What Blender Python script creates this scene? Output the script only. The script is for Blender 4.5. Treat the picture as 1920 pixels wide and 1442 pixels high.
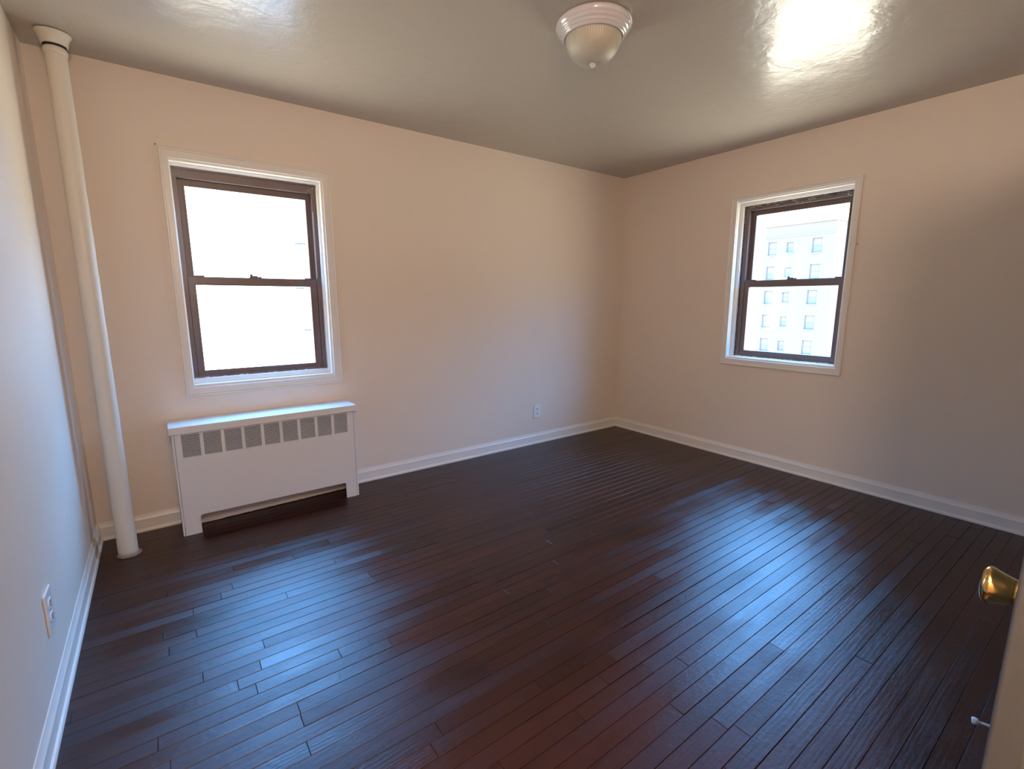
import bpy, bmesh, math, random
from mathutils import Vector, Matrix, Euler

random.seed(7)
SC = bpy.context.scene
for o in list(bpy.data.objects):
    bpy.data.objects.remove(o)
COL = SC.collection

# ------------------------------------------------------------------ camera
cam_d = bpy.data.cameras.new('camera')
cam = bpy.data.objects.new('camera', cam_d)
COL.objects.link(cam)
cam_d.sensor_fit = 'HORIZONTAL'
cam_d.sensor_width = 36.0
cam_d.lens = 895.1505 / 1920 * 36.0
cam_d.clip_start = 0.02
cam_d.clip_end = 500
cam.location = (-3.8393, -3.34573, 1.31009)
cam.rotation_euler = (1.39848, 0.00017, -0.6354)
SC.camera = cam

# ------------------------------------------------------------------ view
SC.view_settings.view_transform = 'Standard'
SC.view_settings.look = 'None'
SC.view_settings.gamma = 1
SC.view_settings.use_curve_mapping = False
SC.view_settings.exposure = 0.0
SC.cycles.max_bounces = 14
SC.cycles.diffuse_bounces = 10
SC.cycles.glossy_bounces = 5
SC.cycles.transparent_max_bounces = 12
SC.cycles.caustics_reflective = False
SC.cycles.caustics_refractive = False
SC.cycles.sample_clamp_indirect = 12.0

# ------------------------------------------------------------------ sky
# clear blue sky above, bright hazy horizon, sunlit streets and roofs below
world = bpy.data.worlds.new('sky')
SC.world = world
world.use_nodes = True
wn, wl = world.node_tree.nodes, world.node_tree.links
for n in list(wn):
    wn.remove(n)
w_out = wn.new('ShaderNodeOutputWorld')
w_bg = wn.new('ShaderNodeBackground')
w_tc = wn.new('ShaderNodeTexCoord')
w_sep = wn.new('ShaderNodeSeparateXYZ')
wl.new(w_tc.outputs['Generated'], w_sep.inputs[0])
SKY_HIGH = (6.4, 19.8, 45.0)
HORIZON = (5.5, 5.5, 5.5)
GROUND = (14.5, 13.4, 11.3)


def w_mix(fac, a, b):
    m = wn.new('ShaderNodeMix')
    m.data_type = 'RGBA'
    m.clamp_result = False
    wl.new(fac, m.inputs[0])
    for s, v in ((6, a), (7, b)):
        if isinstance(v, tuple):
            m.inputs[s].default_value = (*v, 1)
        else:
            wl.new(v, m.inputs[s])
    return m.outputs[2]


def w_range(lo, hi):
    m = wn.new('ShaderNodeMapRange')
    m.interpolation_type = 'SMOOTHSTEP'
    m.inputs['From Min'].default_value = lo
    m.inputs['From Max'].default_value = hi
    wl.new(w_sep.outputs['Z'], m.inputs['Value'])
    return m.outputs['Result']


low = w_mix(w_range(-0.30, -0.02), GROUND, HORIZON)
sky_col = w_mix(w_range(0.12, 0.42), low, SKY_HIGH)
wl.new(sky_col, w_bg.inputs['Color'])
w_bg.inputs['Strength'].default_value = 1.0
wl.new(w_bg.outputs[0], w_out.inputs[0])

# daylight portals in the two window openings
OPEN1 = (-3.703, -2.894, 0.809, 2.083)        # x0 x1 z0 z1 on the far wall
OPEN2 = (1.190, 2.005, 0.840, 2.097)          # -y0 -y1 z0 z1 on the right wall


def portal(name, loc, rot, sx, sz):
    d = bpy.data.lights.new(name, 'AREA')
    d.shape = 'RECTANGLE'
    d.size, d.size_y = sx, sz
    d.cycles.is_portal = True
    o = bpy.data.objects.new(name, d)
    COL.objects.link(o)
    o.location = loc
    o.rotation_euler = rot


portal('window_daylight_portal', ((OPEN1[0] + OPEN1[1]) / 2, 0.160, (OPEN1[2] + OPEN1[3]) / 2),
       (-math.pi / 2, 0, 0), 0.85, 1.3)
portal('window_daylight_portal', (0.160, -(OPEN2[0] + OPEN2[1]) / 2, (OPEN2[2] + OPEN2[3]) / 2),
       (-math.pi / 2, 0, -math.pi / 2), 0.85, 1.3)

# added warm fill light, unseen behind the camera, brightens far and right walls
fill = bpy.data.lights.new('added_fill_light', 'POINT')
fill.energy = 112
fill.color = (1.0, .78, .62)
fill.shadow_soft_size = .12
fill_o = bpy.data.objects.new('added_fill_light', fill)
COL.objects.link(fill_o)
fill_o.location = (-3.88, -3.68, 2.10)

# ------------------------------------------------------------------ helpers


def tag(o, label=None, cat=None, group=None, kind=None):
    if label:
        o['label'] = label
    if cat:
        o['category'] = cat
    if group:
        o['group'] = group
    if kind:
        o['kind'] = kind
    return o


def empty(name, loc=(0, 0, 0), rot=(0, 0, 0), parent=None):
    o = bpy.data.objects.new(name, None)
    o.empty_display_size = 0.1
    COL.objects.link(o)
    o.location = loc
    o.rotation_euler = rot
    if parent:
        o.parent = parent
    return o


def obj(name, bm, mat, parent=None, smooth=False, bevel=0, segs=2, loc=None):
    bmesh.ops.recalc_face_normals(bm, faces=bm.faces)
    me = bpy.data.meshes.new(name)
    bm.to_mesh(me)
    bm.free()
    for m in (mat if isinstance(mat, (list, tuple)) else [mat]):
        me.materials.append(m)
    if smooth:
        for p in me.polygons:
            p.use_smooth = True
    o = bpy.data.objects.new(name, me)
    COL.objects.link(o)
    if parent:
        o.parent = parent
    if loc:
        o.location = loc
    if bevel:
        b = o.modifiers.new('bevel', 'BEVEL')
        b.width = bevel
        b.segments = segs
        b.limit_method = 'ANGLE'
        b.angle_limit = math.radians(35)
        b.harden_normals = True
        for p in me.polygons:
            p.use_smooth = True
    return o


def box(bm, x0, x1, y0, y1, z0, z1, f=None, mi=0):
    f = f or (lambda a, b, c: (a, b, c))
    vs = [bm.verts.new(f(x, y, z)) for x in (x0, x1) for y in (y0, y1) for z in (z0, z1)]
    for q in ((0, 1, 3, 2), (4, 6, 7, 5), (0, 4, 5, 1), (2, 3, 7, 6), (0, 2, 6, 4), (1, 5, 7, 3)):
        fc = bm.faces.new([vs[i] for i in q])
        fc.material_index = mi
    return vs


def prism(bm, prof, A, B, nrm, up=(0, 0, 1)):
    """extrude a (d, z) profile between points A and B, d measured along nrm"""
    A, B, nrm, up = Vector(A), Vector(B), Vector(nrm), Vector(up)
    r0 = [bm.verts.new(A + nrm * d + up * z) for d, z in prof]
    r1 = [bm.verts.new(B + nrm * d + up * z) for d, z in prof]
    n = len(prof)
    for i in range(n):
        bm.faces.new((r0[i], r0[(i + 1) % n], r1[(i + 1) % n], r1[i]))
    bm.faces.new(r0)
    bm.faces.new(r1[::-1])


def lathe(bm, prof, n=48, M=None, cap0=True, cap1=True, fn=None):
    """prof: (r, h) along +z of M"""
    M = M or Matrix.Identity(4)
    rings = []
    for r, h in prof:
        ring = []
        for i in range(n):
            a = 2 * math.pi * i / n
            rr = r if fn is None else fn(r, h, a)
            ring.append(bm.verts.new(M @ Vector((rr * math.cos(a), rr * math.sin(a), h))))
        rings.append(ring)
    for k in range(len(rings) - 1):
        for i in range(n):
            j = (i + 1) % n
            bm.faces.new((rings[k][i], rings[k][j], rings[k + 1][j], rings[k + 1][i]))
    if cap0:
        bm.faces.new(rings[0][::-1])
    if cap1:
        bm.faces.new(rings[-1])


def tube(bm, pts, r, n=10):
    pts = [Vector(p) for p in pts]
    rings = []
    for i, p in enumerate(pts):
        t = (pts[min(i + 1, len(pts) - 1)] - pts[max(i - 1, 0)]).normalized()
        a = t.orthogonal().normalized() if i == 0 else (a - t * a.dot(t)).normalized()
        b = t.cross(a)
        rr = r[i] if isinstance(r, (list, tuple)) else r
        rings.append([bm.verts.new(p + (a * math.cos(2 * math.pi * k / n) + b * math.sin(2 * math.pi * k / n)) * rr)
                      for k in range(n)])
    for k in range(len(rings) - 1):
        for i in range(n):
            j = (i + 1) % n
            bm.faces.new((rings[k][i], rings[k][j], rings[k + 1][j], rings[k + 1][i]))
    bm.faces.new(rings[0][::-1])
    bm.faces.new(rings[-1])


def frame_ring(bm, u0, u1, z0, z1, tl, tr, tb, tt, w0, w1, f):
    """rectangular frame (outer u0..u1, z0..z1) with side widths, between depths w0..w1"""
    def ring(a0, a1, b0, b1, w):
        return [bm.verts.new(f(a0, w, b0)), bm.verts.new(f(a1, w, b0)),
                bm.verts.new(f(a1, w, b1)), bm.verts.new(f(a0, w, b1))]
    o0, o1 = ring(u0, u1, z0, z1, w0), ring(u0, u1, z0, z1, w1)
    i0 = ring(u0 + tl, u1 - tr, z0 + tb, z1 - tt, w0)
    i1 = ring(u0 + tl, u1 - tr, z0 + tb, z1 - tt, w1)
    for i in range(4):
        j = (i + 1) % 4
        bm.faces.new((o0[i], o0[j], i0[j], i0[i]))
        bm.faces.new((o1[i], i1[i], i1[j], o1[j]))
        bm.faces.new((o0[i], o1[i], o1[j], o0[j]))
        bm.faces.new((i0[i], i0[j], i1[j], i1[i]))


# ------------------------------------------------------------------ materials


class Mat:
    def __init__(self, name):
        self.m = bpy.data.materials.new(name)
        self.m.use_nodes = True
        self.n, self.l = self.m.node_tree.nodes, self.m.node_tree.links
        self.b = self.n['Principled BSDF']
        self.out = self.n['Material Output']

    def set(self, **k):
        for a, v in k.items():
            s = self.b.inputs[a.replace('_', ' ')]
            s.default_value = (*v, 1) if isinstance(v, tuple) and len(v) == 3 and s.type == 'RGBA' else v
        return self

    def coords(self, scale=(1, 1, 1), kind='Object', add=None):
        tc = self.n.new('ShaderNodeTexCoord')
        mp = self.n.new('ShaderNodeMapping')
        mp.inputs['Scale'].default_value = scale
        self.l.new(tc.outputs[kind], mp.inputs['Vector'])
        if add is not None:
            self.l.new(add, mp.inputs['Location'])
        return mp.outputs[0]

    def noise(self, vec, scale, detail=4, rough=.55, dist=0):
        t = self.n.new('ShaderNodeTexNoise')
        t.inputs['Scale'].default_value = scale
        t.inputs['Detail'].default_value = detail
        t.inputs['Roughness'].default_value = rough
        t.inputs['Distortion'].default_value = dist
        self.l.new(vec, t.inputs['Vector'])
        return t.outputs['Fac']

    def ramp(self, fac, *stops):
        r = self.n.new('ShaderNodeValToRGB')
        e = r.color_ramp.elements
        while len(e) < len(stops):
            e.new(.5)
        for el, (p, c) in zip(e, stops):
            el.position = p
            el.color = (*c, 1) if isinstance(c, tuple) else (c, c, c, 1)
        self.l.new(fac, r.inputs[0])
        return r.outputs[0]

    def mix(self, fac, a, b, mode='MIX'):
        m = self.n.new('ShaderNodeMix')
        m.data_type = 'RGBA'
        m.blend_type = mode
        for s, v in ((0, fac), (6, a), (7, b)):
            if isinstance(v, tuple):
                m.inputs[s].default_value = (*v, 1)
            elif isinstance(v, (int, float)):
                m.inputs[s].default_value = v
            else:
                self.l.new(v, m.inputs[s])
        return m.outputs[2]

    def math(self, op, a, b=0.0):
        m = self.n.new('ShaderNodeMath')
        m.operation = op
        for i, v in enumerate((a, b)):
            if isinstance(v, (int, float)):
                m.inputs[i].default_value = v
            else:
                self.l.new(v, m.inputs[i])
        return m.outputs[0]

    def bump(self, h, strength=.2, dist=.01, prev=None):
        b = self.n.new('ShaderNodeBump')
        b.inputs['Strength'].default_value = strength
        b.inputs['Distance'].default_value = dist
        self.l.new(h, b.inputs['Height'])
        if prev is not None:
            self.l.new(prev, b.inputs['Normal'])
        self.l.new(b.outputs[0], self.b.inputs['Normal'])
        return b.outputs[0]

    def to(self, sock, name):
        self.l.new(sock, self.b.inputs[name])


def paint(name, col, rough, tex=120, bs=.12, dist=.002, wave=0.0, var=.03, spec=.5):
    m = Mat(name)
    m.set(Base_Color=col, Roughness=rough)
    m.b.inputs['Specular IOR Level'].default_value = spec
    v = m.coords()
    big = m.noise(v, 1.3, 3)
    lo = tuple(c * (1 - var) for c in col)
    m.to(m.mix(big, lo, col), 'Base Color')
    fine = m.noise(v, tex, 3, .6)
    nb = m.bump(fine, bs, dist)
    if wave:
        mid = m.noise(v, 5.5, 4, .6, .3)
        m.bump(mid, wave, .02, nb)
    return m.m


M = {}
M['wall'] = paint('beige_wall_paint', (.79, .695, .595), .55, 150, .25, .0015, .12)
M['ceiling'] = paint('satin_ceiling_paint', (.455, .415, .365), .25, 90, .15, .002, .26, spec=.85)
M['trim'] = paint('gloss_trim_paint', (.80, .76, .70), .32, 60, .12, .001)
M['white'] = paint('white_window_paint', (.84, .83, .80), .4, 60, .12, .001)
M['cover'] = paint('white_metal_paint', (.74, .71, .69), .42, 220, .5, .0012)
M['pipe'] = paint('lumpy_pipe_paint', (.76, .71, .62), .45, 38, .5, .004)
M['grimy'] = paint('grimy_chipped_paint', (.30, .25, .20), .6, 40, .5, .004)
M['plate'] = Mat('white_plastic').set(Base_Color=(.80, .80, .80), Roughness=.25).m
M['slot'] = Mat('dark_slot').set(Base_Color=(.02, .02, .02), Roughness=.6).m
M['brass'] = Mat('polished_brass').set(Base_Color=(.80, .57, .22), Metallic=1.0, Roughness=.14).m
M['steel'] = Mat('dull_steel').set(Base_Color=(.5, .5, .5), Metallic=1.0, Roughness=.35).m
M['lamp_white'] = Mat('white_enamel').set(Base_Color=(.56, .55, .58), Roughness=.14, Coat_Weight=.4).m
M['rubber'] = Mat('white_rubber').set(Base_Color=(.75, .76, .74), Roughness=.5).m
M['dark_gap'] = Mat('dark_cavity').set(Base_Color=(.018, .013, .012), Roughness=.8).m


def m_door():
    m = Mat('door_paint')
    v = m.coords()
    m.to(m.mix(m.noise(v, 9, 4), (.09, .089, .088), (.12, .118, .115)), 'Base Color')
    m.set(Roughness=.35)
    m.bump(m.noise(v, 45, 4), .25, .002)
    return m.m


M['door'] = m_door()


def m_brown():
    m = Mat('brown_aluminium')
    v = m.coords()
    n = m.noise(v, 26, 5, .65)
    base = m.mix(m.noise(v, 4, 3), (.13, .092, .088), (.19, .140, .135))
    dust = m.ramp(m.noise(m.coords((1, 1, 1)), 60, 5, .75), (.60, 0.0), (.70, 1.0))
    near = m.ramp(n, (.52, 0.0), (.62, 1.0))
    f = m.math('MULTIPLY', dust, near)
    m.to(m.mix(f, base, (.55, .52, .47)), 'Base Color')
    m.set(Roughness=.38)
    m.b.inputs['Specular IOR Level'].default_value = .6
    m.bump(n, .1, .002)
    return m.m


M['brown'] = m_brown()


def m_caulk():
    m = Mat('cracked_caulk')
    v = m.coords((3, 3, 14))
    n = m.noise(v, 7, 6, .7, .6)
    m.to(m.ramp(n, (.36, (.035, .035, .035)), (.50, (.13, .12, .11)), (.58, (.30, .28, .25)), (.66, (.75, .73, .68))),
         'Base Color')
    m.set(Roughness=.7)
    m.bump(n, .8, .01)
    return m.m


M['caulk'] = m_caulk()


def m_glass():
    m = Mat('window_glass')
    m.n.remove(m.b)
    tr = m.n.new('ShaderNodeBsdfTransparent')
    tr.inputs[0].default_value = (.96, .98, .97, 1)
    gl = m.n.new('ShaderNodeBsdfGlossy')
    gl.inputs['Roughness'].default_value = .02
    fr = m.n.new('ShaderNodeFresnel')
    geo = m.n.new('ShaderNodeNewGeometry')
    ior = m.n.new('ShaderNodeMapRange')          # same reflectance on both faces of the pane
    ior.inputs['To Min'].default_value = 1.45
    ior.inputs['To Max'].default_value = 1 / 1.45
    m.l.new(geo.outputs['Backfacing'], ior.inputs['Value'])
    m.l.new(ior.outputs['Result'], fr.inputs[0])
    mx = m.n.new('ShaderNodeMixShader')
    m.l.new(fr.outputs[0], mx.inputs[0])
    m.l.new(tr.outputs[0], mx.inputs[1])
    m.l.new(gl.outputs[0], mx.inputs[2])
    m.l.new(mx.outputs[0], m.out.inputs[0])
    return m.m


M['glass'] = m_glass()


def m_shade():
    m = Mat('ribbed_frosted_glass')
    m.set(Base_Color=(.46, .44, .37), Roughness=.42)
    m.b.inputs['Subsurface Weight'].default_value = .3
    m.b.inputs['Subsurface Radius'].default_value = (.02, .02, .02)
    m.b.inputs['Subsurface Scale'].default_value = 1
    return m.m


M['shade'] = m_shade()


def m_floor():
    m = Mat('dark_stained_oak_strip')
    at = m.n.new('ShaderNodeAttribute')
    at.attribute_name = 'board'
    sp = m.n.new('ShaderNodeSeparateColor')
    m.l.new(at.outputs['Color'], sp.inputs[0])
    R, G, B = sp.outputs
    cmb = m.n.new('ShaderNodeCombineXYZ')
    m.l.new(m.math('MULTIPLY', R, 37.0), cmb.inputs[0])
    m.l.new(m.math('MULTIPLY', G, 23.0), cmb.inputs[1])
    m.l.new(m.math('MULTIPLY', B, 11.0), cmb.inputs[2])
    # grain runs along the boards
    v = m.coords((1.6, 22, 1), add=cmb.outputs[0])
    grain = m.noise(v, 3.0, 7, .62, 1.1)
    v2 = m.coords((3.5, 150, 1), add=cmb.outputs[0])
    pores = m.noise(v2, 3.0, 4, .7)
    cath = m.coords((1.1, 9, 1), add=cmb.outputs[0])
    wv = m.n.new('ShaderNodeTexWave')
    wv.wave_type = 'RINGS'
    wv.inputs['Scale'].default_value = 2.6
    wv.inputs['Distortion'].default_value = 5.0
    wv.inputs['Detail'].default_value = 3
    wv.inputs['Detail Scale'].default_value = 1.4
    m.l.new(cath, wv.inputs['Vector'])
    rings = wv.outputs['Fac']
    tone = m.mix(R, (.020, .0040, .0034), (.086, .0200, .0140))
    tone2 = m.mix(G, tone, (.046, .0145, .0095))
    dark = m.mix(m.math('MULTIPLY', grain, .9), tone2, (.008, .003, .003))
    dark = m.mix(m.math('MULTIPLY', rings, .22), dark, (.05, .018, .012))
    # worn, blotchy stain across boards
    blotch = m.noise(m.coords((1, 1.6, 1)), 1.7, 5, .6)
    col = m.mix(m.ramp(blotch, (.35, 0.0), (.75, .55)), dark, (.074, .0205, .0135))
    # pale scuffs and nail specks
    sc = m.noise(m.coords((6, 14, 1)), 9, 5, .8, .5)
    scf = m.ramp(sc, (.735, 0.0), (.79, .5))
    col = m.mix(scf, col, (.30, .24, .22))
    rb = m.ramp(m.noise(m.coords((1, 2, 1)), 3.2, 5, .65), (.3, .36), (.7, .47))
    rr = m.math('ADD', rb, m.math('MULTIPLY', m.math('SUBTRACT', B, .5), .10))
    rr = m.math('ADD', rr, m.math('MULTIPLY', m.math('SUBTRACT', pores, .5), .12))
    # oil-rubbed finish: diffuse wood under a worn satin film
    df = m.n.new('ShaderNodeBsdfDiffuse')
    gs = m.n.new('ShaderNodeBsdfGlossy')
    gs.distribution = 'BECKMANN'
    fr = m.n.new('ShaderNodeFresnel')
    fr.inputs[0].default_value = 1.52
    mx = m.n.new('ShaderNodeMixShader')
    m.l.new(col, df.inputs['Color'])
    m.l.new(rr, gs.inputs['Roughness'])
    m.l.new(fr.outputs[0], mx.inputs[0])
    m.l.new(df.outputs[0], mx.inputs[1])
    m.l.new(gs.outputs[0], mx.inputs[2])
    m.l.new(mx.outputs[0], m.out.inputs[0])
    b1 = m.bump(m.math('ADD', m.math('MULTIPLY', grain, .7), m.math('MULTIPLY', pores, .5)), .35, .0014)
    b2 = m.bump(rings, .07, .0014, b1)
    b3 = m.bump(m.noise(m.coords((3, 3, 1)), 16, 4, .6), .25, .003, b2)
    for nd in (df, gs, fr):
        m.l.new(b3, nd.inputs['Normal'])
    m.n.remove(m.b)
    return m.m


M['floor'] = m_floor()


def m_facade(name, c1, c2):
    m = Mat(name)
    v = m.coords()
    br = m.n.new('ShaderNodeTexBrick')
    br.inputs['Scale'].default_value = 2.0
    br.inputs['Color1'].default_value = (*c1, 1)
    br.inputs['Color2'].default_value = (*c2, 1)
    br.inputs['Mortar'].default_value = (*[c * 1.1 for c in c1], 1)
    cx = m.n.new('ShaderNodeCombineXYZ')
    sx = m.n.new('ShaderNodeSeparateXYZ')
    m.l.new(v, sx.inputs[0])
    m.l.new(m.math('ADD', sx.outputs[0], sx.outputs[1]), cx.inputs[0])
    m.l.new(sx.outputs[2], cx.inputs[1])
    m.l.new(cx.outputs[0], br.inputs['Vector'])
    m.to(br.outputs['Color'], 'Base Color')
    m.set(Roughness=.9)
    return m.m


M['brick'] = m_facade('pale_brick', (.097, .084, .075), (.101, .087, .077))
M['brick_light'] = m_facade('light_render', (.5, .48, .46), (.52, .5, .48))
M['stone'] = Mat('pale_stone').set(Base_Color=(.125, .105, .094), Roughness=.8).m
M['far_frame'] = Mat('grey_window_frame').set(Base_Color=(.072, .064, .060), Roughness=.6).m
M['far_pane'] = Mat('dull_far_pane').set(Base_Color=(.068, .066, .066), Roughness=.5).m
M['far_blind'] = Mat('pale_window_blind').set(Base_Color=(.108, .094, .084), Roughness=.8).m

# ------------------------------------------------------------------ room dimensions
XL, YF, H = -4.222, -4.70, 2.50        # left wall, rear wall, ceiling
BX, BY = -1.98, -3.305                 # corner of the closet block at the near right
T = 0.165


def structure(name, bm, mat, **k):
    return tag(obj(name, bm, mat, **k), kind='structure')


# far wall (y = 0) with its window opening
bm = bmesh.new()
a, b, c, d = OPEN1
box(bm, XL - T, a, 0, T, -.1, H + .1)
box(bm, b, 0 + T, 0, T, -.1, H + .1)
box(bm, a, b, 0, T, -.1, c)
box(bm, a, b, 0, T, d, H + .1)
structure('wall_far', bm, M['wall'])
# right wall (x = 0)
bm = bmesh.new()
a, b, c, d = OPEN2
box(bm, 0, T, -a, 0, -.1, H + .1)
box(bm, 0, T, BY - T, -b, -.1, H + .1)
box(bm, 0, T, -b, -a, -.1, c)
box(bm, 0, T, -b, -a, d, H + .1)
structure('wall_right', bm, M['wall'])
bm = bmesh.new()
box(bm, XL - T, XL, YF - T, 0, -.1, H + .1)
structure('wall_left', bm, M['wall'])
bm = bmesh.new()
box(bm, BX, 0, BY - T, BY, -.1, H + .1)
box(bm, BX, BX + T, YF, BY - T, -.1, H + .1)
structure('wall_near', bm, M['wall'])
bm = bmesh.new()
box(bm, XL, -3.895, -3.58, -3.47, -.1, H + .1)  # added unseen stub, keeps the fill light off the left wall
structure('wall_fill_blocker', bm, M['wall'])
bm = bmesh.new()
box(bm, XL, BX + T, YF - T, YF, -.1, H + .1)
structure('wall_rear', bm, M['wall'])
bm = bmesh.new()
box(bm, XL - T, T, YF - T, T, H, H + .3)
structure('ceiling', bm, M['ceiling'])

# floor: strips laid parallel to the far wall
bm = bmesh.new()
lay = bm.loops.layers.float_color.new('board')
box(bm, XL - T, T, YF - T, T, -.2, -.006)
for f in bm.faces:
    for lp in f.loops:
        lp[lay] = (0, 0, 0, 1)
ROW = 0.0566
rnd = random.Random(21)
y = 0.0
row = 0
while y > YF:
    x = XL - rnd.uniform(0, .9)
    long_row = rnd.random() < .35
    while x < 0:
        L = rnd.uniform(1.5, 2.9) if (long_row or x > -2.7) else rnd.uniform(.28, 1.1)
        x1 = min(x + L, .0)
        x0 = max(x, XL)
        if x1 - x0 > .03:
            g = rnd.choice((.0003, .0004, .0006, .0009))
            ge = .0004
            bv = .0011
            cval = (rnd.random(), rnd.random(), rnd.random(), 1)
            dz = rnd.uniform(-.0003, .0003)
            ta, tb = rnd.gauss(0, .004), rnd.gauss(0, .0015)
            xa, xb, ya, yb = x0 + ge, x1 - ge, y - ROW + g, y - g
            xm, ym = (xa + xb) / 2, (ya + yb) / 2
            hgt = lambda X, Y: dz + (Y - ym) * ta + max(-.0008, min(.0008, (X - xm) * tb))
            lo = [bm.verts.new((X, Y, -.006)) for X, Y in ((xa, ya), (xb, ya), (xb, yb), (xa, yb))]
            mi = [bm.verts.new((X, Y, hgt(X, Y) - bv)) for X, Y in ((xa, ya), (xb, ya), (xb, yb), (xa, yb))]
            tp = [bm.verts.new((X, Y, hgt(X, Y))) for X, Y in
                  ((xa + bv, ya + bv), (xb - bv, ya + bv), (xb - bv, yb - bv), (xa + bv, yb - bv))]
            fs = [bm.faces.new(tp)]
            for i in range(4):
                j = (i + 1) % 4
                fs.append(bm.faces.new((lo[i], lo[j], mi[j], mi[i])))
                fs.append(bm.faces.new((mi[i], mi[j], tp[j], tp[i])))
            for f in fs:
                for lp in f.loops:
                    lp[lay] = cval
        x += L
    y -= ROW
    row += 1
structure('floor', bm, M['floor'])

# baseboards: shoe, flat face, moulded cap
HB = 0.1006
BASE = [(0, 0), (.020, 0), (.020, .008), (.0175, .015), (.012, .019), (.011, .068), (.0125, .070), (.0125, .073),
        (.009, .080), (.0055, .090), (.003, HB), (0, HB)]


def baseboard(name, A, B, n):
    bm = bmesh.new()
    prism(bm, BASE, A, B, n)
    structure(name, bm, M['trim'])


baseboard('baseboard_far', (XL, 0, .0), (-3.845, 0, .0), (0, -1, 0))
baseboard('baseboard_far', (-2.842, 0, .0), (0, 0, .0), (0, -1, 0))
baseboard('baseboard_right', (0, 0, .0), (0, BY, .0), (-1, 0, 0))
baseboard('baseboard_left', (XL, 0, .0), (XL, YF, .0), (1, 0, 0))
baseboard('baseboard_near', (0, BY, .0), (BX + .1, BY, .0), (0, 1, 0))
baseboard('baseboard_rear', (XL, YF, .0), (BX, YF, .0), (0, 1, 0))

# ------------------------------------------------------------------ windows


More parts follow.
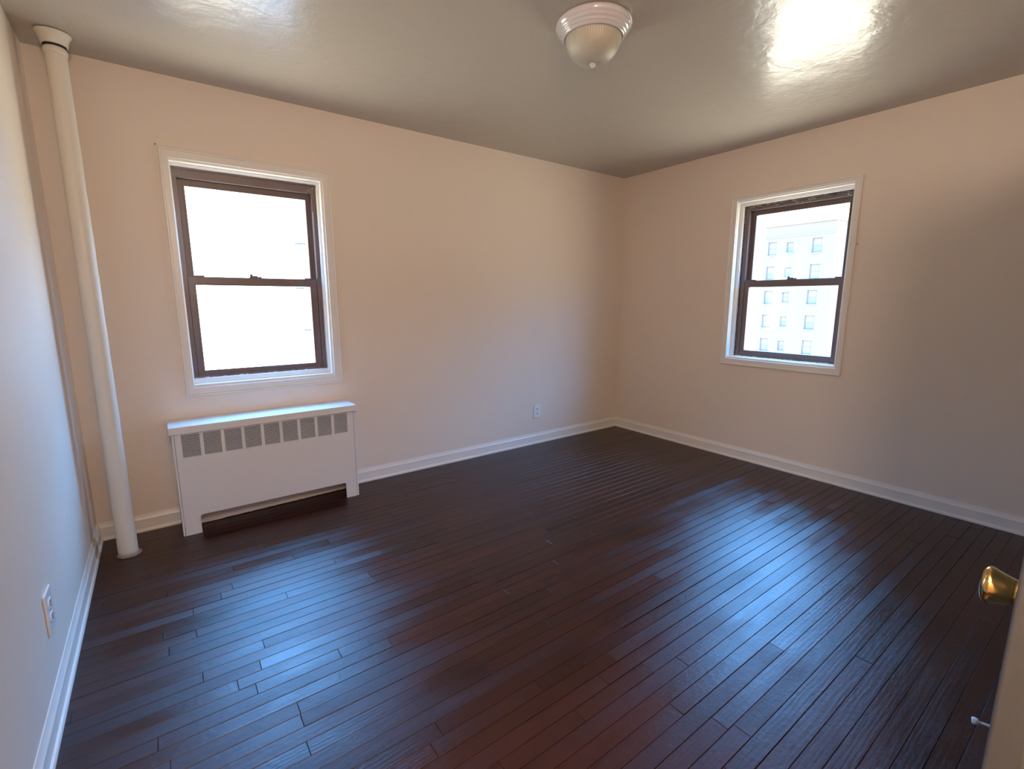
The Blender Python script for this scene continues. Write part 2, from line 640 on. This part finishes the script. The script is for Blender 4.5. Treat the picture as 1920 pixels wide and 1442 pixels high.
def make_window(name, f, O, C, FR, UG, LG, rail, seed, lockshift=0.0, caulk_top=0.0):
    """f maps (u, w, z): u to the right seen from inside, w outward from the wall face.
    O opening, C casing outer, FR brown frame outer, UG/LG upper and lower glass, rail meeting rail z0,z1"""
    rn = random.Random(seed)
    W = empty(name)
    tag(W, kind='structure')
    # casing: flat board with a raised back band
    bm = bmesh.new()
    frame_ring(bm, C[0] + .006, C[1] - .006, C[2] + .006, C[3] - .006,
               O[0] - C[0] - .006, C[1] - O[1] - .006, O[2] - C[2] - .006, C[3] - O[3] - .006, -.012, .002, f)
    obj('casing', bm, M['trim'], W, bevel=.0025)
    bm = bmesh.new()
    frame_ring(bm, C[0], C[1], C[2], C[3], .012, .012, .012, .012, -.018, .0, f)
    obj('casing_bead', bm, M['trim'], W, bevel=.004)
    # jamb lining with stepped stop (the left side is shallow)
    e = .001
    bm = bmesh.new()
    frame_ring(bm, O[0], O[1], O[2], O[3], .003, .012, .016, .012, .0, .160, f)
    obj('jamb_lining', bm, M['white'], W, bevel=.0015)
    sl, sr = max(FR[0] - O[0], .006), max(O[1] - FR[1], .006)
    sb, st = FR[2] - O[2], O[3] - FR[3]
    bm = bmesh.new()
    frame_ring(bm, O[0] + .002, O[1] - .002, O[2] + .002, O[3] - .002, sl, sr, sb, st, .040, .082, f)
    obj('window_stop', bm, M['white'], W, bevel=.002)
    # brown metal frame and its tracks
    bm = bmesh.new()
    li, ri = LG[0] - .034, LG[1] + .042
    frame_ring(bm, FR[0] - .012, FR[1] + .012, FR[2] - .014, FR[3] + .014,
               li - FR[0] + .012, FR[1] + .012 - ri, .030, FR[3] + .014 - (UG[3] + .034), .070, .150, f)
    box(bm, li, li + .006, .104, .110, LG[2], UG[3] + .02, f)
    box(bm, ri - .006, ri, .104, .110, LG[2], UG[3] + .02, f)
    box(bm, FR[0] + .004, FR[1] - .004, .064, .0705, FR[3] - .012, FR[3] - .002, f)
    fr = obj('window_frame', bm, M['brown'], W, bevel=.0012)
    # upper sash in the outer track
    bm = bmesh.new()
    frame_ring(bm, li + .001, ri - .001, rail[0] + .004, UG[3] + .036, UG[0] - li, ri - UG[1], .030, .036, .112, .140, f)
    frame_ring(bm, UG[0] - .004, UG[1] + .004, rail[0] + .030, UG[3] + .004, .008, .008, .008, .008, .106, .113, f)
    us = obj('upper_sash', bm, M['brown'], W, bevel=.0015)
    bm = bmesh.new()
    box(bm, UG[0] - .004, UG[1] + .004, .124, .128, rail[0] + .02, UG[3] + .004, f)
    obj('pane', bm, M['glass'], us)
    # lower sash in the inner track
    bm = bmesh.new()
    frame_ring(bm, li + .001, ri - .001, FR[2] + .002, rail[1], LG[0] - li, ri - LG[1], LG[2] - FR[2] - .002,
               rail[1] - LG[3], .076, .104, f)
    frame_ring(bm, LG[0] - .004, LG[1] + .004, LG[2] - .004, LG[3] + .004, .008, .008, .008, .008, .071, .077, f)
    box(bm, LG[0] - .02, LG[0] + .052, .072, .100, rail[1], rail[1] + .007, f)
    box(bm, LG[1] - .034, LG[1] + .02, .072, .100, rail[1], rail[1] + .007, f)
    ls = obj('lower_sash', bm, M['brown'], W, bevel=.0015)
    bm = bmesh.new()
    box(bm, LG[0] - .004, LG[1] + .004, .088, .092, LG[2] - .004, LG[3] + .004, f)
    obj('pane', bm, M['glass'], ls)
    # cam lock on the meeting rail
    um = (LG[0] + LG[1]) / 2 + lockshift
    bm = bmesh.new()
    box(bm, um - .034, um + .034, .074, .102, rail[1], rail[1] + .006, f)
    box(bm, um - .030, um - .016, .076, .092, rail[1] + .006, rail[1] + .022, f)
    box(bm, um - .018, um + .012, .078, .098, rail[1] + .006, rail[1] + .013, f)
    box(bm, um + .024, um + .031, .078, .09, rail[1] + .006, rail[1] + .011, f)
    obj('sash_lock', bm, M['brown'], W, bevel=.0012)
    # spring strip of the sash balance in the right track
    bm = bmesh.new()
    box(bm, ri - .0005, ri + .0045, .067, .0705, rail[1] + .01, UG[3] - .08, f)
    obj('balance_strip', bm, M['steel'], W)
    # ragged caulk between lining and frame
    bm = bmesh.new()
    def bead(p0, p1, wid, amp, horizontal, side):
        n = 60
        prev = None
        for i in range(n + 1):
            t = i / n
            u = p0[0] + (p1[0] - p0[0]) * t
            z = p0[1] + (p1[1] - p0[1]) * t
            off = wid + amp * (rn.random() ** 2)
            k = side * off
            if horizontal:
                q = [f(u, .066, z), f(u, .060, z + k * .5), f(u, .068, z + k)]
            else:
                q = [f(u, .066, z), f(u + k * .5, .060, z), f(u + k, .068, z)]
            q = [bm.verts.new(p) for p in q]
            if prev:
                bm.faces.new((prev[0], prev[1], q[1], q[0]))
                bm.faces.new((prev[1], prev[2], q[2], q[1]))
            prev = q
    bead((FR[0], FR[3] + .002), (FR[1], FR[3] + .002), .003 + caulk_top * .6, .004 + caulk_top, True, -1)
    if caulk_top:
        bead((FR[0] + .001, FR[2]), (FR[0] + .001, FR[3]), .003, .006, False, 1)
    obj('caulk_bead', bm, M['caulk'] if caulk_top else M['white'], W)
    bm = bmesh.new()
    bead((FR[0], FR[2] - .001), (FR[1], FR[2] - .001), .002, .006, True, 1)
    bead((FR[1] + .001, FR[2]), (FR[1] + .001, FR[3]), .001, .004, False, -1)
    obj('caulk_bead', bm, M['white'], W)
    # old paint drips on the frame corners
    bm = bmesh.new()
    spots = []
    for _ in range(7):
        spots.append((FR[1] - .012 - rn.random() * .04, FR[3] - .022 - rn.random() * .018, .0025 + rn.random() * .003))
    for _ in range(4):
        spots.append((FR[1] - .02 - rn.random() * .035, FR[2] + .012 + rn.random() * .014, .0015 + rn.random() * .0025))
    for _ in range(5):
        spots.append((FR[0] + .02 + rn.random() * .13, FR[3] - .006 - rn.random() * .01, .0015 + rn.random() * .002))
    for _ in range(4):
        spots.append((FR[0] + .035 + rn.random() * .09, FR[2] + .022 + rn.random() * .008, .0015 + rn.random() * .0015))
    for u, z, r in spots:
        ws = .0695 if z > 1.5 else .0755
        n = 8
        ph = rn.random() * 6
        cen = bm.verts.new(f(u, ws - .0025, z))
        ring = [bm.verts.new(f(u + r * (1 + .5 * math.sin(3 * i + ph)) * math.cos(i * math.pi / 4), ws + .002,
                               z + .7 * r * math.sin(i * math.pi / 4))) for i in range(n)]
        for i in range(n):
            bm.faces.new((cen, ring[i], ring[(i + 1) % n]))
    obj('paint_drips', bm, M['white'], W)
    return W


make_window('window_1', lambda u, w, z: (u, w, z), OPEN1, (-3.744, -2.842, .758, 2.134),
            (-3.699, -2.918, .853, 2.058), (-3.639, -2.975, 1.464, 1.968), (-3.638, -2.989, .894, 1.409),
            (1.409, 1.455), 3)
make_window('window_2', lambda u, w, z: (w, -u, z), OPEN2, (1.142, 2.043, .790, 2.132),
            (1.217, 1.990, .860, 2.062), (1.291, 1.944, 1.478, 1.989), (1.291, 1.944, .908, 1.426),
            (1.426, 1.476), 5, caulk_top=.022)

# ------------------------------------------------------------------ radiator cover
RX0, RX1, RY, RZ = -3.842, -2.843, -.225, .592
rc = empty('radiator_cover', ((RX0 + RX1) / 2, -.11, 0))
tag(rc, 'white metal radiator cover with a louvred grille under the wide brown framed window', 'radiator cover')
cx, cy = (RX0 + RX1) / 2, -.11
# front panel as a grid so that the louvre groups and the foot notch are true openings
bm = bmesh.new()
ng = 9
gx0, gx1, gz0, gz1 = -3.800, -2.894, .455, .585
gw = .0855
step = (gx1 - gx0 - gw) / (ng - 1)
nx0, nx1, nz = -3.752, -2.926, .108
holes = [(gx0 + i * step, gx0 + i * step + gw) for i in range(ng)]


def poly_prism(bm, pts, y0, y1):
    a = [bm.verts.new((x - cx, y0 - cy, z)) for x, z in pts]
    b = [bm.verts.new((x - cx, y1 - cy, z)) for x, z in pts]
    n = len(pts)
    bm.faces.new(a)
    bm.faces.new(b[::-1])
    for i in range(n):
        bm.faces.new((a[i], b[i], b[(i + 1) % n], a[(i + 1) % n]))


def pbox(x0, x1, z0, z1, y0=RY, y1=RY + .004, b=None):
    box(b or bm, x0 - cx, x1 - cx, y0 - cy, y1 - cy, z0, z1)


r = .014
arc = lambda X, Z, s: [(X + s * r * (1 - math.sin(t)), Z - r + r * math.cos(t) - 0) for t in ()]
pts = [(RX0 + .012, 0.0), (nx0, 0.0), (nx0, nz - r)]
for k in range(1, 6):
    t = k / 6 * math.pi / 2
    pts.append((nx0 + r * (1 - math.cos(t)), nz - r + r * math.sin(t)))
pts.append((nx0 + r, nz))
pts.append((nx1 - r, nz))
for k in range(1, 6):
    t = k / 6 * math.pi / 2
    pts.append((nx1 - r + r * math.sin(t), nz - r + r * math.cos(t)))
pts += [(nx1, nz - r), (nx1, 0.0), (RX1 - .012, 0.0), (RX1 - .012, gz0), (RX0 + .012, gz0)]
poly_prism(bm, pts, RY, RY + .004)
pbox(RX0 + .012, RX1 - .012, gz1, RZ + .002)
pbox(RX0 + .012, gx0, gz0, gz1)
pbox(gx1, RX1 - .012, gz0, gz1)
for i in range(ng - 1):
    pbox(holes[i][1], holes[i + 1][0], gz0, gz1)
obj('front_panel', bm, M['cover'], rc)
# louvres: nine groups of sloping slats
for i, (h0, h1) in enumerate(holes):
    bm = bmesh.new()
    ns = 17
    cz_ = (gz1 - gz0) / ns
    for k in range(ns):
        z = gz0 + (k + .5) * cz_
        q = [(RY - .0012, z - .0016), (RY - .0012, z - .0002), (RY + .0022, z + .0016), (RY + .0022, z + .0004)]
        xa, xb = h0 - cx, h1 - cx
        va = [bm.verts.new((xa, yy - cy, zz)) for yy, zz in q]
        vb = [bm.verts.new((xb, yy - cy, zz)) for yy, zz in q]
        for s in range(4):
            bm.faces.new((va[s], va[(s + 1) % 4], vb[(s + 1) % 4], vb[s]))
        bm.faces.new(va[::-1])
        bm.faces.new(vb)
    obj('louvre_group', bm, M['cover'], rc)
# side panels with the folded front lip
for s, (xa, xb) in enumerate(((RX0, RX0 + .0105), (RX1 - .0105, RX1))):
    bm = bmesh.new()
    pbox(xa, xb, .0, RZ, RY - .001, -.001, b=bm)
    obj('side_panel', bm, M['cover'], rc, bevel=.0025)
# top lid
bm = bmesh.new()
box(bm, RX0 - .012 - cx, RX1 + .012 - cx, RY - .012 - cy, -.001 - cy, RZ, .634)
obj('top_lid', bm, M['cover'], rc, bevel=.003)
# inner back plate whose ragged lower edge shows under the front, and a dark sheet for the shade inside
bm = bmesh.new()
n = 70
rn = random.Random(4)
prev = None
for i in range(n + 1):
    x = RX0 + .011 + (RX1 - RX0 - .022) * i / n
    zb = .003 + .003 * i / n + rn.random() * .003
    yp = -.100 + .033 * i / n
    q = [bm.verts.new((x - cx, yp - cy, zb)), bm.verts.new((x - cx, yp - cy, .42)),
         bm.verts.new((x - cx, yp + .008 - cy, zb)), bm.verts.new((x - cx, yp + .008 - cy, .42))]
    if prev:
        bm.faces.new((prev[0], q[0], q[1], prev[1]))
        bm.faces.new((prev[2], prev[3], q[3], q[2]))
        bm.faces.new((prev[0], prev[2], q[2], q[0]))
        bm.faces.new((prev[1], q[1], q[3], prev[3]))
    prev = q
obj('back_plate', bm, M['cover'], rc)
bm = bmesh.new()
box(bm, RX0 + .012 - cx, RX1 - .012 - cx, RY + .012 - cy, RY + .014 - cy, .40, RZ - .002)  # near-black sheet, paints the shade between the louvre slats
obj('shade_backing', bm, M['dark_gap'], rc)

# ------------------------------------------------------------------ heating riser pipe in the left corner
P0, P1 = Vector((-4.084, -.280, 0)), Vector((-4.086, -.196, 2.5))
rp = empty('riser_pipe', tuple(P0))
tag(rp, 'floor to ceiling heating pipe painted cream in the left corner of the room', 'pipe')
ax = (P1 - P0)
rot = ax.to_track_quat('Z', 'X').to_matrix().to_4x4()
Lp = ax.length
rn = random.Random(9)
prof = []
nn = 90
for i in range(nn + 1):
    h = Lp * i / nn
    rr = .0425 - .0035 * (i / nn) + .0006 * math.sin(h * 23) * math.sin(h * 7.3)
    if .995 < h / 1.42 < 1.01:
        rr += .0012
    prof.append((rr, h))
bm = bmesh.new()
lathe(bm, prof, 40, rot)
obj('pipe', bm, M['pipe'], rp, smooth=True)
# ceiling escutcheon, hanging slightly askew, with a ragged paint collar below
bm = bmesh.new()
Mt = Matrix.Translation(rot @ Vector((0.0, 0, Lp - .052))) @ rot
prof = [(.0415, 0), (.046, -.001), (.048, .004), (.050, .016), (.055, .030), (.061, .042), (.065, .046), (.065, .051)]
lathe(bm, prof, 40, Mt @ Matrix.Rotation(math.radians(4), 4, 'Y'))
obj('ceiling_escutcheon', bm, M['pipe'], rp, smooth=True)
bm = bmesh.new()
Mt = Matrix.Translation(rot @ Vector((0, 0, Lp - .094))) @ rot
ph = [rn.random() for _ in range(44)]
lathe(bm, [(.0395, 0), (.0425, .002), (.0435, .014), (.0415, .026), (.0390, .030)], 44, Mt,
      fn=lambda r_, h_, a_: r_ + .0012 * math.sin(5 * a_ + h_ * 90) * ph[int(a_ / 6.2832 * 43.9)])
obj('paint_collar', bm, M['pipe'], rp, smooth=True)
bm = bmesh.new()
Mt = Matrix.Translation(rot @ Vector((0, 0, Lp - .064))) @ rot
lathe(bm, [(.0405, 0), (.0412, .001), (.0412, .013), (.0405, .014)], 40, Mt)
obj('gap_ring', bm, M['dark_gap'], rp, smooth=True)
# cracked plate at the floor
bm = bmesh.new()
ph = [rn.uniform(-1, 1) for _ in range(40)]
lathe(bm, [(.040, .0005), (.050, .0005), (.052, .003), (.046, .006), (.040, .009)], 40,
      Matrix.Translation((.004, .0, 0)),
      fn=lambda r_, h_, a_: r_ + (.004 * ph[int(a_ / 6.2832 * 39.9)] if r_ > .05 else 0))
obj('floor_plate', bm, M['grimy'], rp, smooth=False)

# ------------------------------------------------------------------ electrical outlets


def outlet(loc, rotz, w, h, label):
    """local: plate in the x-z plane, facing -y"""
    t = empty('wall_outlet', loc, (0, 0, rotz))
    tag(t, label, 'outlet', 'duplex wall outlets')
    bm = bmesh.new()
    box(bm, -w / 2, w / 2, -.0075, .0, -h / 2, h / 2)
    obj('cover_plate', bm, M['plate'], t, bevel=.0035, segs=3)
    for s in (-1, 1):
        zc = s * h * .17
        bm = bmesh.new()
        n = 28
        a_, b_ = [], []
        for i in range(n):
            an = 2 * math.pi * i / n
            X = .0172 * w / .07 * math.cos(an)
            Z = max(-.0125, min(.0125, .0172 * math.sin(an))) * h / .114
            a_.append(bm.verts.new((X, -.0075, zc + Z)))
            b_.append(bm.verts.new((X * .97, -.0098, zc + Z * .97)))
        for i in range(n):
            j = (i + 1) % n
            bm.faces.new((a_[i], a_[j], b_[j], b_[i]))
        bm.faces.new(b_)
        rcpt = obj('receptacle', bm, M['plate'], t)
        bm = bmesh.new()
        k = h / .114
        box(bm, -.0088, -.0050, -.0102, -.0090, zc - .002 * k, zc + .0095 * k)
        box(bm, .0050, .0088, -.0102, -.0090, zc - .001 * k, zc + .0085 * k)
        lathe(bm, [(.0038, -.001), (.0038, .0007)], 12,
              Matrix.Translation((0, -.0095, zc - .0065 * k)) @ Matrix.Rotation(math.pi / 2, 4, 'X'))
        obj('slots', bm, M['slot'], rcpt)
    bm = bmesh.new()
    lathe(bm, [(.0034, 0), (.0034, .0008), (.002, .0016)], 16,
          Matrix.Translation((0, -.0075, 0)) @ Matrix.Rotation(math.pi / 2, 4, 'X'))
    obj('screw', bm, M['steel'], t, smooth=True)


outlet((-1.086, 0, .3065), 0, .083, .125, 'white outlet plate on the far wall, near the far corner of the room')
outlet((XL, -1.318, .320), math.radians(90), .094, .138,
       'white outlet plate on the left wall, low above the baseboard')

# ------------------------------------------------------------------ ceiling lamp
LX, LY = -2.180, -1.694
lp_ = empty('ceiling_lamp', (LX, LY, H))
tag(lp_, 'round flush ceiling lamp with a white stepped rim and a ribbed frosted glass bowl', 'lamp')
bm = bmesh.new()
lathe(bm, [(.150, 0), (.160, -.002), (.1645, -.010), (.1640, -.020), (.158, -.028), (.1545, -.030), (.154, -.034),
           (.147, -.042), (.144, -.043), (.1435, -.048), (.139, -.054), (.135, -.055), (.1345, -.059), (.129, -.064),
           (.125, -.064), (.122, -.058), (.121, -.04)], 96, cap0=True, cap1=False)
obj('rim', bm, M['lamp_white'], lp_, smooth=True)
bm = bmesh.new()
pr = [(.1205, -.050)]
for i in range(1, 25):
    t = i / 24
    pr.append((.1225 * math.cos(t * math.pi / 2 * .985) ** .80, -.052 - .108 * math.sin(t * math.pi / 2) ** 1.15))
lathe(bm, pr, 288, cap0=False, cap1=True,
      fn=lambda r_, h_, a_: r_ * (1 + .006 * math.cos(a_ * 72)) if r_ > .02 else r_)
obj('glass_bowl', bm, M['shade'], lp_, smooth=True)
bm = bmesh.new()
lathe(bm, [(.004, -.155), (.0125, -.158), (.0135, -.163), (.011, -.168), (.006, -.170), (.0055, -.175), (.002, -.177)], 28)
obj('finial', bm, M['lamp_white'], lp_, smooth=True)

# ------------------------------------------------------------------ open door at the near right
EX, EY = -2.825, -3.268            # far arris of the latch edge
phi = math.radians(1.5)
dr = empty('door_1', (EX, EY, 0), (0, 0, phi))
tag(dr, kind='structure')
bm = bmesh.new()
box(bm, 0, .835, -.044, 0, .008, 2.03)
obj('door_leaf', bm, M['door'], dr, bevel=.006, segs=4)
bm = bmesh.new()
box(bm, .836, .880, -.070, .012, .0, 2.06)  # added strip hidden by the leaf, stops fill light leaking past it
obj('light_gap_filler', bm, M['trim'], dr, bevel=.002)
# brass tulip knob on the far face
kz, kx = .842, .066
kn = bmesh.new()
Mk = Matrix.Translation((kx, 0, kz)) @ Matrix.Rotation(-math.pi / 2, 4, 'X')
lathe(kn, [(.0235, -.001), (.0235, .002), (.0225, .003)], 48, Mk)
obj('knob_rose', kn, M['brass'], dr, smooth=True)
kn = bmesh.new()
lathe(kn, [(.0215, .002), (.0220, .006), (.0235, .011), (.0255, .018), (.0282, .0255), (.0300, .0300), (.0310, .0335),
           (.0308, .0365), (.0290, .0395), (.0250, .0420), (.0190, .0440), (.0110, .0452), (.0015, .0457)], 72, Mk)
obj('door_knob', kn, M['brass'], dr, smooth=True)
# white door stop low on the far face
bm = bmesh.new()
dirn = Vector((-.10, 1, -.16)).normalized()
b0 = Vector((.800, .0, .112))
sp = []
for i in range(0, 121):
    t = i / 120
    ang = t * 2 * math.pi * 15
    c_ = b0 + dirn * (.006 + .058 * t)
    s1 = dirn.orthogonal().normalized()
    s2 = dirn.cross(s1)
    sp.append(c_ + (s1 * math.cos(ang) + s2 * math.sin(ang)) * .0028)
tube(bm, sp, .0016, 6)
tube(bm, [b0 - dirn * .001, b0 + dirn * .004, b0 + dirn * .008], [.011, .010, .005], 20)
ds = obj('door_stop', bm, M['rubber'], dr, smooth=True)
bm = bmesh.new()
tube(bm, [b0 + dirn * .062, b0 + dirn * .064, b0 + dirn * .074, b0 + dirn * .078], [.006, .0095, .0105, .008], 20)
obj('rubber_tip', bm, M['rubber'], ds, smooth=True)

# ------------------------------------------------------------------ small nails and marks on the walls
def nail(loc, nrm, label):
    bm = bmesh.new()
    q = Vector(nrm).to_track_quat('Z', 'Y').to_matrix().to_4x4()
    lathe(bm, [(.0014, -.004), (.0014, .004), (.0035, .0045), (.0035, .006), (.001, .0066)], 12,
          Matrix.Translation(loc) @ q)
    o = obj('nail', bm, M['slot'], None, smooth=True)
    tag(o, label, 'nail')


nail((-3.752, 0, 2.142), (0, -1, 0), 'small dark nail in the far wall at the upper left corner of the window casing')

nail((0, -2.052, 1.690), (-1, 0, 0), 'tiny dark nail in the right wall just beside the right edge of its window casing')

# ------------------------------------------------------------------ outside: apartment block across the street
FXX = 60.0
ab = empty('apartment_building', (FXX + 5, 24.45, -20))
tag(ab, 'tall pale brick apartment block seen through the narrower window on the right wall', 'building')


def apart(name, mat, *bx_, parent=ab, **k):
    bm = bmesh.new()
    for q in bx_:
        box(bm, q[0] - (FXX + 5), q[1] - (FXX + 5), q[2] - 24.45, q[3] - 24.45, q[4] + 20, q[5] + 20)
    return obj(name, bm, mat, parent, **k)


cols = [(27.49, 1.05, 1.65), (25.37, .78, 1.25), (22.32, 1.08, 1.70)]
rows = [7.88 - 3.035 * k for k in range(8)]
# facade in strips so the windows sit in real reveals
walls = [(FXX + .25, FXX + 10, 20.4, 28.5, -20, 10.55)]
zs = sorted(rows)
edges = [20.4] + sorted(sum([[c[0] - c[1] / 2, c[0] + c[1] / 2] for c in cols], [])) + [28.5]
for i in range(0, len(edges), 2):
    walls.append((FXX, FXX + .25, edges[i], edges[i + 1], -20, 10.55))
for (yc, w_, h_) in cols:
    zz = [-20] + sum([[z_ - h_ / 2, z_ + h_ / 2] for z_ in zs], []) + [10.55]
    for i in range(0, len(zz), 2):
        walls.append((FXX, FXX + .25, yc - w_ / 2, yc + w_ / 2, zz[i], zz[i + 1]))
apart('facade', M['brick'], *walls)
apart('parapet', M['stone'], (FXX - .15, FXX + 10, 20.3, 28.6, 10.55, 10.8))
apart('cornice_band', M['stone'], (FXX - .08, FXX, 20.4, 28.5, 9.15, 9.27))
for ci, (yc, w_, h_) in enumerate(cols):
    for ri_, z_ in enumerate(rows):
        y0, y1, z0, z1 = yc - w_ / 2, yc + w_ / 2, z_ - h_ / 2, z_ + h_ / 2
        bm = bmesh.new()
        ff = lambda u, w, z: (FXX + w - (FXX + 5), u - 24.45, z + 20)
        frame_ring(bm, y0, y1, z0, z1, .09, .09, .09, .09, .10, .2, ff)
        box(bm, y0 + .09, y1 - .09, .12, .18, z_ - .04, z_ + .05, ff)
        wf = obj('window', bm, M['far_frame'], ab)
        bm = bmesh.new()
        box(bm, y0 + .09, y1 - .09, .15, .16, z0 + .09, z_ - .04, ff)
        obj('pane', bm, M['far_pane'] if (ci + ri_) % 3 else M['far_blind'], wf)
        bm = bmesh.new()
        box(bm, y0 + .09, y1 - .09, .15, .16, z_ + .05, z1 - .09, ff)
        obj('blind', bm, M['far_blind'], wf)
        apart('window_sill', M['stone'], (FXX - .08, FXX + .1, y0 - .05, y1 + .05, z0 - .12, z0))

# the neighbouring wing at the right edge of the view through the far-wall window
nb = empty('neighbouring_building', (9.0, 24, -20))
tag(nb, 'overexposed white building wing with narrow ledges seen through the window above the radiator cover',
    'building')


def nbox(name, mat, *bx_):
    bm = bmesh.new()
    for q in bx_:
        box(bm, q[0] - 9, q[1] - 9, q[2] - 24, q[3] - 24, q[4] + 20, q[5] + 20)
    return obj(name, bm, mat, nb)


nbox('facade', M['brick_light'], (.9, 15, 20, 28, -20, 12))
for lx0, lx1, lz in ((1.40, 1.85, 5.79), (1.42, 1.87, 3.835), (1.33, 1.67, 1.90), (1.55, 1.85, .02)):
    nbox('ledge', M['slot'], (lx0, lx1, 19.88, 20.0, lz - .025, lz + .025))
